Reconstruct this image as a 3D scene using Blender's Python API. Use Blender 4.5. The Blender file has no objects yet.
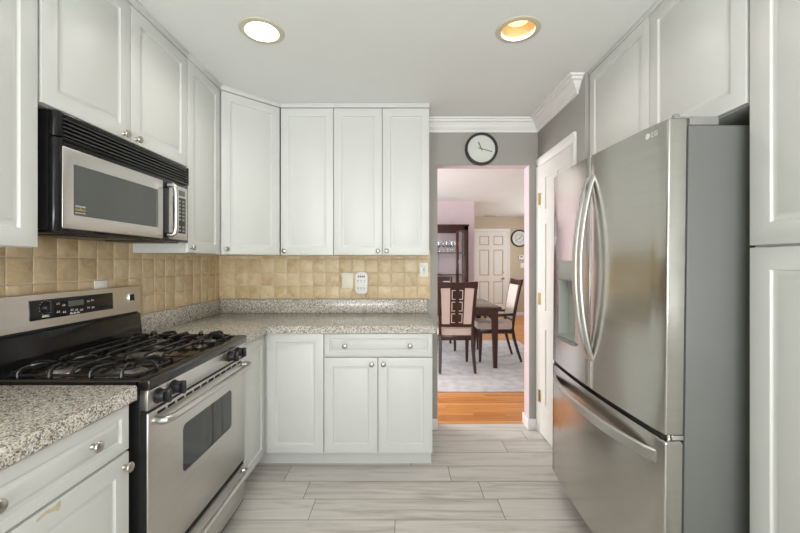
import bpy, bmesh, math, random
from mathutils import Vector, Matrix

S = bpy.context.scene
COL = S.collection
PI = math.pi
R = math.radians
random.seed(7)

# ------------------------------------------------------------------ camera, world, lights, exposure
cam_d = bpy.data.cameras.new('camera')
cam = bpy.data.objects.new('camera', cam_d)
COL.objects.link(cam)
cam.location = (0, 0, 1.3)
cam.rotation_euler = (PI / 2, 0, 0)
cam_d.sensor_fit = 'HORIZONTAL'
cam_d.sensor_width = 36
cam_d.lens = 36 * 375 / 800
cam_d.shift_x = -1 / 800
cam_d.shift_y = -3.5 / 800
cam_d.clip_start = 0.02
S.camera = cam

W = bpy.data.worlds.new('daylight')
S.world = W
W.use_nodes = True
W.node_tree.nodes['Background'].inputs[0].default_value = (0.86, 0.93, 1.0, 1)
W.node_tree.nodes['Background'].inputs[1].default_value = 1.0


def area(name, loc, rot, sx, sy, power, color=(1, 1, 1)):
    l = bpy.data.lights.new(name, 'AREA')
    l.shape = 'RECTANGLE'
    l.size, l.size_y = sx, sy
    l.energy = power
    l.color = color
    o = bpy.data.objects.new(name, l)
    COL.objects.link(o)
    o.location = loc
    o.rotation_euler = rot
    return o


# window daylight behind the camera and in the dining room; two added fills
area('kitchen_window_light', (-0.1, -2.3, 1.45), (PI / 2, 0, 0), 2.5, 1.6, 45, (0.98, 0.997, 0.99))
area('kitchen_ceiling_fill_light', (-0.1, -2.2, 0.9), (PI / 2 + 1.25, 0, 0), 2.5, 1.2, 132, (0.98, 0.997, 0.99))  # unseen fill aimed upward, added to brighten the ceiling
area('dining_window_light', (-2.1, 5.0, 1.5), (PI / 2 + 0.25, 0, -PI / 2), 2.4, 1.8, 145, (1.0, 0.985, 0.985))
area('foyer_fill_light', (3.5, 7.2, 1.6), (PI / 2, 0, PI / 2), 2.6, 1.8, 40, (1.0, 0.985, 0.975))  # added fill without a known source, brightens the foyer door and wall

S.view_settings.view_transform = 'Standard'
S.view_settings.look = 'None'
S.view_settings.gamma = 1
S.view_settings.use_curve_mapping = False
S.view_settings.exposure = 0.07

# ------------------------------------------------------------------ mesh helpers


class MB:
    """collects shapes for one mesh"""

    def __init__(self):
        self.bm = bmesh.new()
        self.col = None

    def quad(self, pts):
        vs = [self.bm.verts.new(p) for p in pts]
        return self.bm.faces.new(vs)

    def box(self, x0, x1, y0, y1, z0, z1, bev=0.0, seg=2):
        r = bmesh.ops.create_cube(self.bm, size=1)
        vs = r['verts']
        M = Matrix.Translation(((x0 + x1) / 2, (y0 + y1) / 2, (z0 + z1) / 2)) @ Matrix.Diagonal((x1 - x0, y1 - y0, z1 - z0, 1))
        bmesh.ops.transform(self.bm, matrix=M, verts=vs)
        if bev > 0:
            es = list({e for v in vs for e in v.link_edges})
            bmesh.ops.bevel(self.bm, geom=es, offset=bev, segments=seg, affect='EDGES', profile=0.5)
        return self

    def prism(self, poly, a, b, axis='z', bev=0.0, seg=2):
        """poly: 2-D outline; extruded from a to b along axis"""
        def P(u, v, w):
            return {'z': (u, v, w), 'y': (u, w, v), 'x': (w, u, v)}[axis]
        lo = [self.bm.verts.new(P(u, v, a)) for u, v in poly]
        hi = [self.bm.verts.new(P(u, v, b)) for u, v in poly]
        n = len(poly)
        f1 = self.bm.faces.new(lo[::-1])
        f2 = self.bm.faces.new(hi)
        for i in range(n):
            self.bm.faces.new((lo[i], lo[(i + 1) % n], hi[(i + 1) % n], hi[i]))
        if bev > 0:
            es = list(set(f1.edges) | set(f2.edges))
            bmesh.ops.bevel(self.bm, geom=es, offset=bev, segments=seg, affect='EDGES', profile=0.5)
        return self

    def lathe(self, prof, c=(0, 0, 0), axis='z', seg=20, sx=1.0, sy=1.0, caps=True):
        """prof: (radius, height) pairs along axis"""
        rings = []
        for r, h in prof:
            if r < 1e-6:
                p = {'z': (0, 0, h), 'y': (0, h, 0), 'x': (h, 0, 0)}[axis]
                rings.append([self.bm.verts.new(Vector(p) + Vector(c))])
            else:
                ring = []
                for k in range(seg):
                    a = 2 * PI * k / seg
                    u, v = r * math.cos(a) * sx, r * math.sin(a) * sy
                    p = {'z': (u, v, h), 'y': (u, h, v), 'x': (h, u, v)}[axis]
                    ring.append(self.bm.verts.new(Vector(p) + Vector(c)))
                rings.append(ring)
        for A, B in zip(rings, rings[1:]):
            if len(A) == 1 and len(B) == 1:
                continue
            for k in range(seg):
                a0, a1 = A[k % len(A)], A[(k + 1) % len(A)]
                b0, b1 = B[k % len(B)], B[(k + 1) % len(B)]
                if len(A) == 1:
                    self.bm.faces.new((a0, b1, b0))
                elif len(B) == 1:
                    self.bm.faces.new((a0, a1, b0))
                else:
                    self.bm.faces.new((a0, a1, b1, b0))
        for ring in (rings[0], rings[-1]):
            if caps and len(ring) > 2:
                self.bm.faces.new(ring)
        return self

    def sweep(self, path, section, up=(0, 0, 1), scale=None):
        path = [Vector(p) for p in path]
        up = Vector(up)
        rings = []
        for i, p in enumerate(path):
            t = (path[min(i + 1, len(path) - 1)] - path[max(i - 1, 0)]).normalized()
            s = t.cross(up)
            if s.length < 1e-4:
                s = t.cross(Vector((0.3, 1, 0.2)))
            s.normalize()
            u = s.cross(t).normalized()
            k = scale[i] if scale else 1.0
            rings.append([self.bm.verts.new(p + s * a * k + u * b * k) for a, b in section])
        n = len(section)
        for A, B in zip(rings, rings[1:]):
            for k in range(n):
                self.bm.faces.new((A[k], A[(k + 1) % n], B[(k + 1) % n], B[k]))
        self.bm.faces.new(rings[0][::-1])
        self.bm.faces.new(rings[-1])
        return self

    def tube(self, path, r, seg=12, up=(0, 0, 1), scale=None):
        return self.sweep(path, [(r * math.cos(2 * PI * k / seg), r * math.sin(2 * PI * k / seg)) for k in range(seg)], up, scale)

    def bar(self, path, w, h, up=(0, 0, 1), ch=0.25, scale=None):
        c = min(w, h) * ch
        a, b = w / 2, h / 2
        sec = [(-a + c, -b), (a - c, -b), (a, -b + c), (a, b - c), (a - c, b), (-a + c, b), (-a, b - c), (-a, -b + c)]
        return self.sweep(path, sec, up, scale)

    def rings(self, rects):
        """nested rectangles (x0,x1,z0,z1,y) bridged into one surface; first and last are capped"""
        R_ = []
        for x0, x1, z0, z1, y in rects:
            R_.append([self.bm.verts.new(p) for p in ((x0, y, z0), (x1, y, z0), (x1, y, z1), (x0, y, z1))])
        for A, B in zip(R_, R_[1:]):
            for k in range(4):
                self.bm.faces.new((A[k], A[(k + 1) % 4], B[(k + 1) % 4], B[k]))
        self.bm.faces.new(R_[0][::-1])
        self.bm.faces.new(R_[-1])
        return self

    def addmesh(self, me, M):
        n = len(self.bm.verts)
        self.bm.from_mesh(me)
        self.bm.verts.ensure_lookup_table()
        bmesh.ops.transform(self.bm, matrix=M, verts=self.bm.verts[n:])
        return self

    def mesh(self, name, smooth=35):
        bmesh.ops.recalc_face_normals(self.bm, faces=self.bm.faces)
        me = bpy.data.meshes.new(name)
        self.bm.to_mesh(me)
        self.bm.free()
        if smooth:
            me.polygons.foreach_set('use_smooth', [True] * len(me.polygons))
            me.set_sharp_from_angle(angle=R(smooth))
        return me


def obj(name, mb, m, parent=None, loc=None, rot=None, smooth=35, label=None):
    me = mb.mesh(name, smooth)
    me.materials.append(m)
    o = bpy.data.objects.new(name, me)
    COL.objects.link(o)
    if parent:
        o.parent = parent
    if loc:
        o.location = loc
    if rot:
        o.rotation_euler = rot
    if label:
        o['label'] = label
    return o


def thing(name, label, cat, loc=(0, 0, 0), rotz=0, group=None):
    o = bpy.data.objects.new(name, None)
    COL.objects.link(o)
    o.empty_display_size = 0.1
    o.location = loc
    o.rotation_euler = (0, 0, rotz)
    o['label'], o['category'] = label, cat
    if group:
        o['group'] = group
    return o


def tag(o, label, cat, group=None):
    o['label'], o['category'] = label, cat
    if group:
        o['group'] = group
    return o


def struct(name, mb, m, label=None, parent=None, **k):
    o = obj(name, mb, m, parent, **k)
    if not parent:
        o['kind'] = 'structure'
        if label:
            o['label'] = label
    return o


def dup(root, loc, rotz, label):
    r = root.copy()
    COL.objects.link(r)
    r.location, r.rotation_euler = loc, (0, 0, rotz)
    r['label'] = label
    for ch in list(root.children):
        c = ch.copy()
        COL.objects.link(c)
        c.parent = r
        for g in ch.children:
            d = g.copy()
            COL.objects.link(d)
            d.parent = c
    return r


def cut(o, mb):
    """carve a shape out of a mesh object for good"""
    c = bpy.data.objects.new('cutter', mb.mesh('cutter', 0))
    COL.objects.link(c)
    c.matrix_world = o.matrix_world
    if o.parent:
        c.parent = o.parent
        c.location, c.rotation_euler = o.location, o.rotation_euler
    mod = o.modifiers.new('cut', 'BOOLEAN')
    mod.object = c
    mod.solver = 'EXACT'
    bpy.context.view_layer.update()
    dg = bpy.context.evaluated_depsgraph_get()
    me = bpy.data.meshes.new_from_object(o.evaluated_get(dg))
    o.modifiers.clear()
    o.data = me
    cm = c.data
    bpy.data.objects.remove(c)
    bpy.data.meshes.remove(cm)


def text_mb(s, size, depth=0.0004, mb=None, at=(0, 0, 0), italic=0.0, align='LEFT'):
    """lettering standing in the local xz plane, read from -y"""
    cu = bpy.data.curves.new('lettering', 'FONT')
    cu.body = s
    cu.size = size
    cu.extrude = depth
    cu.shear = italic
    cu.align_x = align
    cu.resolution_u = 3
    t = bpy.data.objects.new('lettering', cu)
    COL.objects.link(t)
    bpy.context.view_layer.update()
    dg = bpy.context.evaluated_depsgraph_get()
    me = bpy.data.meshes.new_from_object(t.evaluated_get(dg))
    bpy.data.objects.remove(t)
    bpy.data.curves.remove(cu)
    mb = mb or MB()
    mb.addmesh(me, Matrix.Translation(at) @ Matrix.Rotation(PI / 2, 4, 'X'))
    bpy.data.meshes.remove(me)
    return mb


# ------------------------------------------------------------------ materials


def srgb(r, g, b):
    def f(c):
        c /= 255
        return c / 12.92 if c <= 0.04045 else ((c + 0.055) / 1.055) ** 2.4
    return (f(r), f(g), f(b), 1)


def mat(name, color, rough=0.5, metal=0.0, var=0.03, vscale=6.0, bump=0.0, bscale=80.0, stretch=(1, 1, 1), spec=0.5, coat=0.0, rvar=0.0):
    m = bpy.data.materials.new(name)
    m.use_nodes = True
    nt = m.node_tree
    N, L = nt.nodes, nt.links
    b = N['Principled BSDF']
    b.inputs['Roughness'].default_value = rough
    b.inputs['Metallic'].default_value = metal
    b.inputs['Specular IOR Level'].default_value = spec
    b.inputs['Coat Weight'].default_value = coat
    tc = N.new('ShaderNodeTexCoord')
    mp = N.new('ShaderNodeMapping')
    mp.inputs['Scale'].default_value = stretch
    L.new(tc.outputs['Object'], mp.inputs[0])
    nz = N.new('ShaderNodeTexNoise')
    nz.inputs['Scale'].default_value = vscale
    nz.inputs['Detail'].default_value = 4
    L.new(mp.outputs[0], nz.inputs['Vector'])
    rp = N.new('ShaderNodeValToRGB')
    c = Vector(color[:3])
    rp.color_ramp.elements[0].position = 0.3
    rp.color_ramp.elements[1].position = 0.7
    rp.color_ramp.elements[0].color = (*(c * (1 - var)), 1)
    rp.color_ramp.elements[1].color = (*(c * (1 + var)), 1)
    L.new(nz.outputs['Fac'], rp.inputs[0])
    L.new(rp.outputs[0], b.inputs['Base Color'])
    if rvar:
        mr = N.new('ShaderNodeMapRange')
        mr.inputs['To Min'].default_value = rough - rvar
        mr.inputs['To Max'].default_value = rough + rvar
        L.new(nz.outputs['Fac'], mr.inputs['Value'])
        L.new(mr.outputs[0], b.inputs['Roughness'])
    if bump:
        n2 = N.new('ShaderNodeTexNoise')
        n2.inputs['Scale'].default_value = bscale
        n2.inputs['Detail'].default_value = 3
        L.new(mp.outputs[0], n2.inputs['Vector'])
        bp = N.new('ShaderNodeBump')
        bp.inputs['Strength'].default_value = bump
        bp.inputs['Distance'].default_value = 0.002
        L.new(n2.outputs['Fac'], bp.inputs['Height'])
        L.new(bp.outputs[0], b.inputs['Normal'])
    return m


def emit(name, color, strength):
    m = bpy.data.materials.new(name)
    m.use_nodes = True
    b = m.node_tree.nodes['Principled BSDF']
    b.inputs['Base Color'].default_value = (0.8, 0.8, 0.8, 1)
    b.inputs['Emission Color'].default_value = color
    b.inputs['Emission Strength'].default_value = strength
    return m


def glass_mat(name, tint=(1, 1, 1, 1), mixf=0.12, rough=0.02):
    m = bpy.data.materials.new(name)
    m.use_nodes = True
    nt = m.node_tree
    N, L = nt.nodes, nt.links
    N.remove(N['Principled BSDF'])
    out = N['Material Output']
    tr = N.new('ShaderNodeBsdfTransparent')
    tr.inputs[0].default_value = tint
    gl = N.new('ShaderNodeBsdfGlossy')
    gl.inputs['Roughness'].default_value = rough
    mx = N.new('ShaderNodeMixShader')
    mx.inputs[0].default_value = mixf
    L.new(tr.outputs[0], mx.inputs[1])
    L.new(gl.outputs[0], mx.inputs[2])
    L.new(mx.outputs[0], out.inputs[0])
    return m


def granite_mat():
    m = bpy.data.materials.new('speckled_granite')
    m.use_nodes = True
    nt = m.node_tree
    N, L = nt.nodes, nt.links
    b = N['Principled BSDF']
    b.inputs['Roughness'].default_value = 0.16
    tc = N.new('ShaderNodeTexCoord')
    vo = N.new('ShaderNodeTexVoronoi')
    vo.inputs['Scale'].default_value = 275
    L.new(tc.outputs['Object'], vo.inputs['Vector'])
    sep = N.new('ShaderNodeSeparateColor')
    L.new(vo.outputs['Color'], sep.inputs[0])
    nz = N.new('ShaderNodeTexNoise')
    nz.inputs['Scale'].default_value = 60
    nz.inputs['Detail'].default_value = 5
    L.new(tc.outputs['Object'], nz.inputs['Vector'])
    ad = N.new('ShaderNodeMath')
    ad.operation = 'MULTIPLY_ADD'
    ad.inputs[1].default_value = 0.9
    L.new(nz.outputs['Fac'], ad.inputs[0])
    L.new(sep.outputs[0], ad.inputs[2])
    sc = N.new('ShaderNodeMath')
    sc.operation = 'MULTIPLY_ADD'
    sc.inputs[1].default_value = 0.72
    sc.inputs[2].default_value = -0.18
    L.new(ad.outputs[0], sc.inputs[0])
    rp = N.new('ShaderNodeValToRGB')
    cr = rp.color_ramp
    cr.interpolation = 'CONSTANT'
    stops = [(0.0, srgb(66, 64, 64)), (0.15, srgb(122, 119, 116)), (0.30, srgb(184, 168, 146)), (0.42, srgb(207, 202, 193)),
             (0.62, srgb(152, 147, 140)), (0.72, srgb(228, 225, 218))]
    cr.elements[0].position, cr.elements[0].color = stops[0]
    cr.elements[1].position, cr.elements[1].color = stops[-1]
    for p, c in stops[1:-1]:
        e = cr.elements.new(p)
        e.color = c
    L.new(sc.outputs[0], rp.inputs[0])
    L.new(rp.outputs[0], b.inputs['Base Color'])
    return m


def plank_mat(name, stops, rough, grain=(1.2, 14, 1), gscale=3.0, coat=0.0, vamt=0.35):
    """wood grain along local x, a value per plank from the colour attribute 'pick'"""
    m = bpy.data.materials.new(name)
    m.use_nodes = True
    nt = m.node_tree
    N, L = nt.nodes, nt.links
    b = N['Principled BSDF']
    b.inputs['Roughness'].default_value = rough
    b.inputs['Coat Weight'].default_value = coat
    tc = N.new('ShaderNodeTexCoord')
    at = N.new('ShaderNodeAttribute')
    at.attribute_name = 'pick'
    off = N.new('ShaderNodeVectorMath')
    off.operation = 'MULTIPLY_ADD'
    off.inputs[1].default_value = (37, 19, 11)
    L.new(at.outputs['Color'], off.inputs[0])
    L.new(tc.outputs['Object'], off.inputs[2])
    mp = N.new('ShaderNodeMapping')
    mp.inputs['Scale'].default_value = grain
    L.new(off.outputs[0], mp.inputs[0])
    nz = N.new('ShaderNodeTexNoise')
    nz.inputs['Scale'].default_value = gscale
    nz.inputs['Detail'].default_value = 7
    nz.inputs['Roughness'].default_value = 0.6
    nz.inputs['Distortion'].default_value = 0.9
    L.new(mp.outputs[0], nz.inputs['Vector'])
    sep = N.new('ShaderNodeSeparateColor')
    L.new(at.outputs['Color'], sep.inputs[0])
    ma = N.new('ShaderNodeMath')
    ma.operation = 'MULTIPLY_ADD'
    ma.inputs[1].default_value = vamt
    L.new(sep.outputs[1], ma.inputs[0])
    sb = N.new('ShaderNodeMath')
    sb.operation = 'SUBTRACT'
    sb.inputs[1].default_value = vamt / 2
    L.new(nz.outputs['Fac'], ma.inputs[2])
    L.new(ma.outputs[0], sb.inputs[0])
    rp = N.new('ShaderNodeValToRGB')
    cr = rp.color_ramp
    cr.elements[0].position, cr.elements[0].color = stops[0]
    cr.elements[1].position, cr.elements[1].color = stops[-1]
    for p, c in stops[1:-1]:
        cr.elements.new(p).color = c
    L.new(sb.outputs[0], rp.inputs[0])
    L.new(rp.outputs[0], b.inputs['Base Color'])
    return m


M = {}
M['cab'] = mat('white_thermofoil', srgb(212, 213, 209), 0.38, var=0.012, vscale=3)
M['wall'] = mat('grey_wall_paint', srgb(163, 160, 154), 0.75, var=0.015, bump=0.05, bscale=200)
M['ceil'] = mat('ceiling_paint', srgb(229, 231, 228), 0.85, var=0.01)
M['trim'] = mat('white_trim_paint', srgb(232, 232, 229), 0.4, var=0.01)
M['pink'] = mat('pale_pink_paint', srgb(216, 200, 204), 0.75, var=0.015)
M['beige'] = mat('beige_paint', srgb(196, 182, 160), 0.75, var=0.015)
M['granite'] = granite_mat()
M['tile'] = plank_mat('tumbled_tile', [(0.2, srgb(186, 158, 117)), (0.42, srgb(209, 184, 143)), (0.6, srgb(220, 199, 161)), (0.8, srgb(231, 213, 182))],
                      0.42, grain=(1, 1, 1), gscale=14, vamt=0.24)
M['grout'] = mat('tile_grout', srgb(216, 201, 176), 0.8)
M['plank'] = plank_mat('pale_wood_look_plank', [(0.2, srgb(160, 153, 144)), (0.38, srgb(190, 184, 176)), (0.52, srgb(205, 200, 193)), (0.75, srgb(213, 209, 203))],
                       0.32, grain=(1.0, 11, 1), gscale=2.0, vamt=0.16)
M['floorgrout'] = mat('plank_joint', srgb(120, 113, 105), 0.8)
M['oak'] = plank_mat('orange_oak', [(0.2, srgb(170, 104, 52)), (0.5, srgb(206, 140, 78)), (0.8, srgb(222, 162, 98))], 0.28, grain=(1.2, 20, 1), gscale=2.5)
M['steel'] = mat('brushed_stainless', (0.52, 0.51, 0.475, 1), 0.21, 1.0, var=0.025, vscale=3, stretch=(1, 1, 30), rvar=0.02)
M['steelh'] = mat('brushed_stainless_horizontal', (0.62, 0.60, 0.57, 1), 0.34, 1.0, var=0.03, vscale=3, stretch=(1, 40, 40), rvar=0.02)
M['handle'] = mat('satin_steel_handle', (0.60, 0.595, 0.57, 1), 0.33, 1.0, var=0.02)
M['nickel'] = mat('brushed_nickel', (0.44, 0.415, 0.37, 1), 0.3, 1.0, var=0.03)
M['chrome'] = mat('chrome', (0.8, 0.8, 0.8, 1), 0.1, 1.0, var=0.01)
M['brass'] = mat('brass', (0.62, 0.45, 0.17, 1), 0.28, 1.0, var=0.03)
M['fridgeside'] = mat('grey_textured_side', srgb(106, 108, 105), 0.42, 0.0, var=0.02, bump=0.05, bscale=500)
M['greyplastic'] = mat('grey_plastic', srgb(132, 132, 129), 0.45)
M['dispgrey'] = mat('dispenser_grey', srgb(176, 180, 174), 0.4)
M['black'] = mat('black_gloss_enamel', (0.010, 0.010, 0.011, 1), 0.13, var=0.1, spec=0.28)
M['rim'] = mat('black_rim_enamel', (0.014, 0.013, 0.012, 1), 0.2, var=0.1, spec=0.6)
M['blackm'] = mat('black_satin', (0.016, 0.016, 0.017, 1), 0.34, var=0.1, spec=0.35)
M['iron'] = mat('cast_iron', (0.014, 0.014, 0.015, 1), 0.26, var=0.2, vscale=30, bump=0.1, bscale=300)
M['basin'] = mat('tile_reflection_tinted_enamel', (0.03, 0.022, 0.018, 1), 0.1, var=0.15, vscale=12)  # black enamel with the brown of the reflected tiles put into its colour
M['burner'] = mat('aluminium_burner', (0.5, 0.47, 0.43, 1), 0.4, 1.0, var=0.1, vscale=60)
M['gap'] = mat('dark_gap', (0.008, 0.008, 0.008, 1), 0.7)
M['ovenglass'] = mat('dark_oven_glass', (0.035, 0.036, 0.038, 1), 0.05, var=0.05)
M['microglass'] = mat('grey_microwave_glass', (0.085, 0.09, 0.085, 1), 0.08, var=0.05)
M['lcd'] = mat('grey_display', srgb(98, 104, 96), 0.3)
M['print'] = mat('white_print', srgb(214, 214, 210), 0.5)
M['keyprint'] = mat('grey_key_print', srgb(158, 157, 150), 0.5)
M['gold'] = mat('gold_print', srgb(196, 168, 104), 0.4)
M['plate'] = mat('white_plastic', srgb(240, 240, 236), 0.35)
M['slot'] = mat('outlet_slot', srgb(60, 58, 55), 0.6)
M['ivory'] = mat('ivory_plastic', srgb(236, 231, 214), 0.4)
M['clockface'] = mat('clock_paper', srgb(214, 217, 210), 0.5)
M['clockrim'] = mat('dark_clock_rim', srgb(52, 52, 50), 0.35)
M['cherry'] = mat('dark_cherry_wood', srgb(58, 34, 28), 0.28, var=0.2, vscale=5, stretch=(1, 1, 0.2))
M['tabletop'] = mat('polished_cherry_top', srgb(76, 50, 41), 0.16, var=0.15, vscale=4)
M['cream'] = mat('cream_fabric', srgb(212, 200, 190), 0.9, var=0.03, bump=0.2, bscale=400)
M['rug'] = mat('grey_patterned_rug', srgb(196, 197, 199), 0.95, var=0.16, vscale=9, bump=0.4, bscale=500)
M['canring'] = mat('cream_trim_ring', srgb(204, 198, 176), 0.5)
M['baffle'] = mat('warm_reflector', srgb(232, 196, 150), 0.35)
M['bulbw'] = emit('lit_bulb_white', (1, 0.95, 0.86, 1), 6.0)
M['bulbo'] = emit('lit_bulb_warm', (1.0, 0.60, 0.26, 1), 1.1)
M['glass'] = glass_mat('cabinet_glass', (0.95, 0.97, 0.97, 1), 0.1)
M['crystal'] = glass_mat('crystal', (0.9, 0.93, 0.95, 1), 0.35, 0.05)
M['worn'] = mat('worn_foil', srgb(198, 188, 158), 0.6, var=0.12, vscale=60)
M['door'] = mat('white_door_paint', srgb(226, 224, 218), 0.45, var=0.01)

# ------------------------------------------------------------------ room
YW, XL, XR, ZC = 2.93, -1.425, 1.07, 2.41     # back wall, left wall, right wall, ceiling
DY0, DY1 = 3.05, 9.28                          # dining side of the wall, foyer end wall
OX0, OX1, OZ = 0.285, 1.003, 2.066             # doorway

def plank_floor(x0, x1, y0, y1, pitch, length, y_ref, offs, gap, rnd=None):
    mb = MB()
    lay = mb.bm.loops.layers.float_color.new('pick')
    k0 = math.floor((y0 - y_ref) / pitch)
    k1 = math.ceil((y1 - y_ref) / pitch)
    for k in range(k0, k1):
        ya, yb = max(y0, y_ref + k * pitch), min(y1, y_ref + (k + 1) * pitch)
        if yb - ya < 0.004:
            continue
        o = offs.get(k, random.uniform(0, length))
        n0 = math.floor((x0 - o) / length)
        n1 = math.ceil((x1 - o) / length)
        for n in range(n0, n1):
            xa, xb = max(x0, o + n * length), min(x1, o + (n + 1) * length)
            if xb - xa < 0.004:
                continue
            h = gap / 2
            f = mb.quad([(xa + h, ya + h, 0), (xb - h, ya + h, 0), (xb - h, yb - h, 0), (xa + h, yb - h, 0)])
            c = (random.random(), random.random(), random.random(), 1)
            for l in f.loops:
                l[lay] = c
    return mb


offs = {0: -0.47, 1: -0.54, 2: -0.70, 3: 0.066, 4: -0.265, 5: -0.07, -1: -0.03, -2: 0.38}
struct('floor', plank_floor(XL, 1.75, -2.4, YW + 0.1, 0.1685, 1.0, 1.897, offs, 0.0035), M['plank'], 'pale grey wood-look plank tile kitchen floor')
struct('floor', MB().box(XL - 0.1, 1.85, -2.5, YW + 0.1, -0.12, -0.002), M['floorgrout'], 'dark joints under the kitchen plank tiles')
struct('floor', plank_floor(-2.2, 3.6, YW + 0.1, DY1, 0.057, 1.3, YW + 0.1, {}, 0.0012), M['oak'], 'orange oak strip floor of the dining room')
struct('floor', MB().box(-2.3, 3.7, YW + 0.1, DY1 + 0.1, -0.12, -0.001), M['cherry'], 'dark joints under the oak floor')

ceil = struct('ceiling', MB().box(XL - 0.1, 1.85, -2.5, YW + 0.03, ZC, ZC + 0.16), M['ceil'], 'white kitchen ceiling')
struct('ceiling', MB().box(-2.3, 3.7, YW + 0.03, DY1 + 0.1, 2.44, 2.55), M['ceil'], 'white dining room ceiling')
struct('wall_left', MB().box(XL - 0.1, XL, -2.5, YW, 0, ZC), M['wall'])

mb = MB()
mb.box(XL - 0.9, OX0, YW, YW + 0.012, 0, ZC + 0.1).box(OX1, 3.7, YW, YW + 0.012, 0, ZC + 0.1).box(OX0, OX1, YW, YW + 0.012, OZ, ZC + 0.1)
struct('wall_back', mb, M['wall'], 'grey kitchen end wall with the dining room doorway')
mb = MB()
y0 = YW + 0.012
mb.box(XL - 0.9, OX0, y0, DY0, 0, 2.45).box(OX1, 3.7, y0, DY0, 0, 2.45).box(OX0, OX1, y0, DY0, OZ, 2.45)
struct('wall_back', mb, M['pink'], 'pink dining side and reveals of the doorway wall')
struct('wall_right', MB().box(XR, 1.85, 2.18, YW, 0, ZC, 0.004), M['wall'])
mb = MB()
mb.box(1.75, 1.85, -2.5, 2.18, 0, ZC)
struct('wall_right', mb, M['wall'], 'grey wall behind the refrigerator and pantry')
mb = MB()
mb.box(XL - 0.1, -1.35, -2.5, -2.4, 0, ZC).box(1.2, 1.85, -2.5, -2.4, 0, ZC).box(-1.35, 1.2, -2.5, -2.4, 0, 0.6).box(-1.35, 1.2, -2.5, -2.4, 2.2, ZC)
struct('wall_rear', mb, M['wall'])

# dining room and foyer walls
struct('wall_dining_back', MB().box(-2.3, 1.34, 6.85, 6.97, 0, 2.44), M['pink'])
mb = MB()
mb.box(-2.3, -2.2, DY0, 3.7, 0, 2.44).box(-2.3, -2.2, 6.3, 6.85, 0, 2.44).box(-2.3, -2.2, 3.7, 6.3, 0, 0.7).box(-2.3, -2.2, 3.7, 6.3, 2.2, 2.44)
struct('wall_dining_left', mb, M['pink'])
mb = MB()
mb.box(3.6, 3.7, DY0, 5.8, 0, 2.44).box(3.6, 3.7, 8.6, DY1, 0, 2.44).box(3.6, 3.7, 5.8, 8.6, 0, 0.7).box(3.6, 3.7, 5.8, 8.6, 2.2, 2.44)
struct('wall_dining_right', mb, M['beige'])
struct('wall_foyer_back', MB().box(-2.3, 3.7, DY1, DY1 + 0.1, 0, 2.44), M['beige'])
struct('wall_foyer_left', MB().box(-2.3, -2.2, 6.97, DY1, 0, 2.44), M['beige'])

# crown moulding
prof = [(0.0, -0.092), (0.010, -0.092), (0.012, -0.078), (0.022, -0.066), (0.030, -0.060), (0.036, -0.046), (0.052, -0.028), (0.066, -0.022), (0.070, -0.012), (0.084, -0.010), (0.086, 0.0), (0.0, 0.0)]


def crown(name, fn, a, b, label, ret=False):
    """fn(p, d, z): world point for projection d; a and b give the run's ends as functions of projection (mitres)"""
    mb = MB()
    A = [mb.bm.verts.new(fn(a(d), d, ZC + z)) for d, z in prof]
    B = [mb.bm.verts.new(fn(b(d), d, ZC + z)) for d, z in prof]
    n = len(prof)
    for i in range(n):
        mb.bm.faces.new((A[i], A[(i + 1) % n], B[(i + 1) % n], B[i]))
    mb.bm.faces.new(A[::-1])
    if ret:
        C_ = [mb.bm.verts.new(fn(b(d), 0, ZC + z)) for d, z in prof]
        for i in range(n):
            if B[i].co != C_[i].co or B[(i + 1) % n].co != C_[(i + 1) % n].co:
                mb.bm.faces.new((B[i], B[(i + 1) % n], C_[(i + 1) % n], C_[i]))
    else:
        mb.bm.faces.new(B)
    struct(name, mb, M['trim'], label, smooth=25)


crown('trim_1', lambda p, d, z: (p, YW - d, z), lambda d: 0.2, lambda d: XR - d, 'white crown moulding above the doorway')
crown('trim_2', lambda p, d, z: (XR - d, p, z), lambda d: YW - d, lambda d: 2.27 - d, 'white crown moulding over the closet door', True)


def baseboard(name, x0, x1, y0, y1, label, h=0.085):
    mb = MB().box(x0, x1, y0, y1, 0, h, 0.004)
    struct(name, mb, M['trim'], label)


baseboard('baseboard_back', 0.205, OX0 + 0.0, YW - 0.014, YW - 0.0005, 'short white baseboard beside the base cabinets')
mb = MB()
mb.box(OX1 - 0.014, XR - 0.012, YW - 0.014, YW - 0.0005, 0, 0.085, 0.003).box(OX1 - 0.014, OX1 - 0.0005, YW - 0.0005, DY0 + 0.012, 0, 0.085, 0.003)
struct('baseboard_back', mb, M['trim'], 'white baseboard wrapping the doorway corner beside the closet')
baseboard('baseboard_dining', -2.19, 1.34, 6.834, 6.8495, 'white baseboard on the pink wall')
baseboard('baseboard_foyer', 1.0, 1.86, DY1 - 0.016, DY1 - 0.0005, 'white foyer baseboard beside the door')
baseboard('baseboard_foyer', 2.72, 3.59, DY1 - 0.016, DY1 - 0.0005, 'white foyer baseboard under the round clock')

# ------------------------------------------------------------------ backsplash tiles


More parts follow.
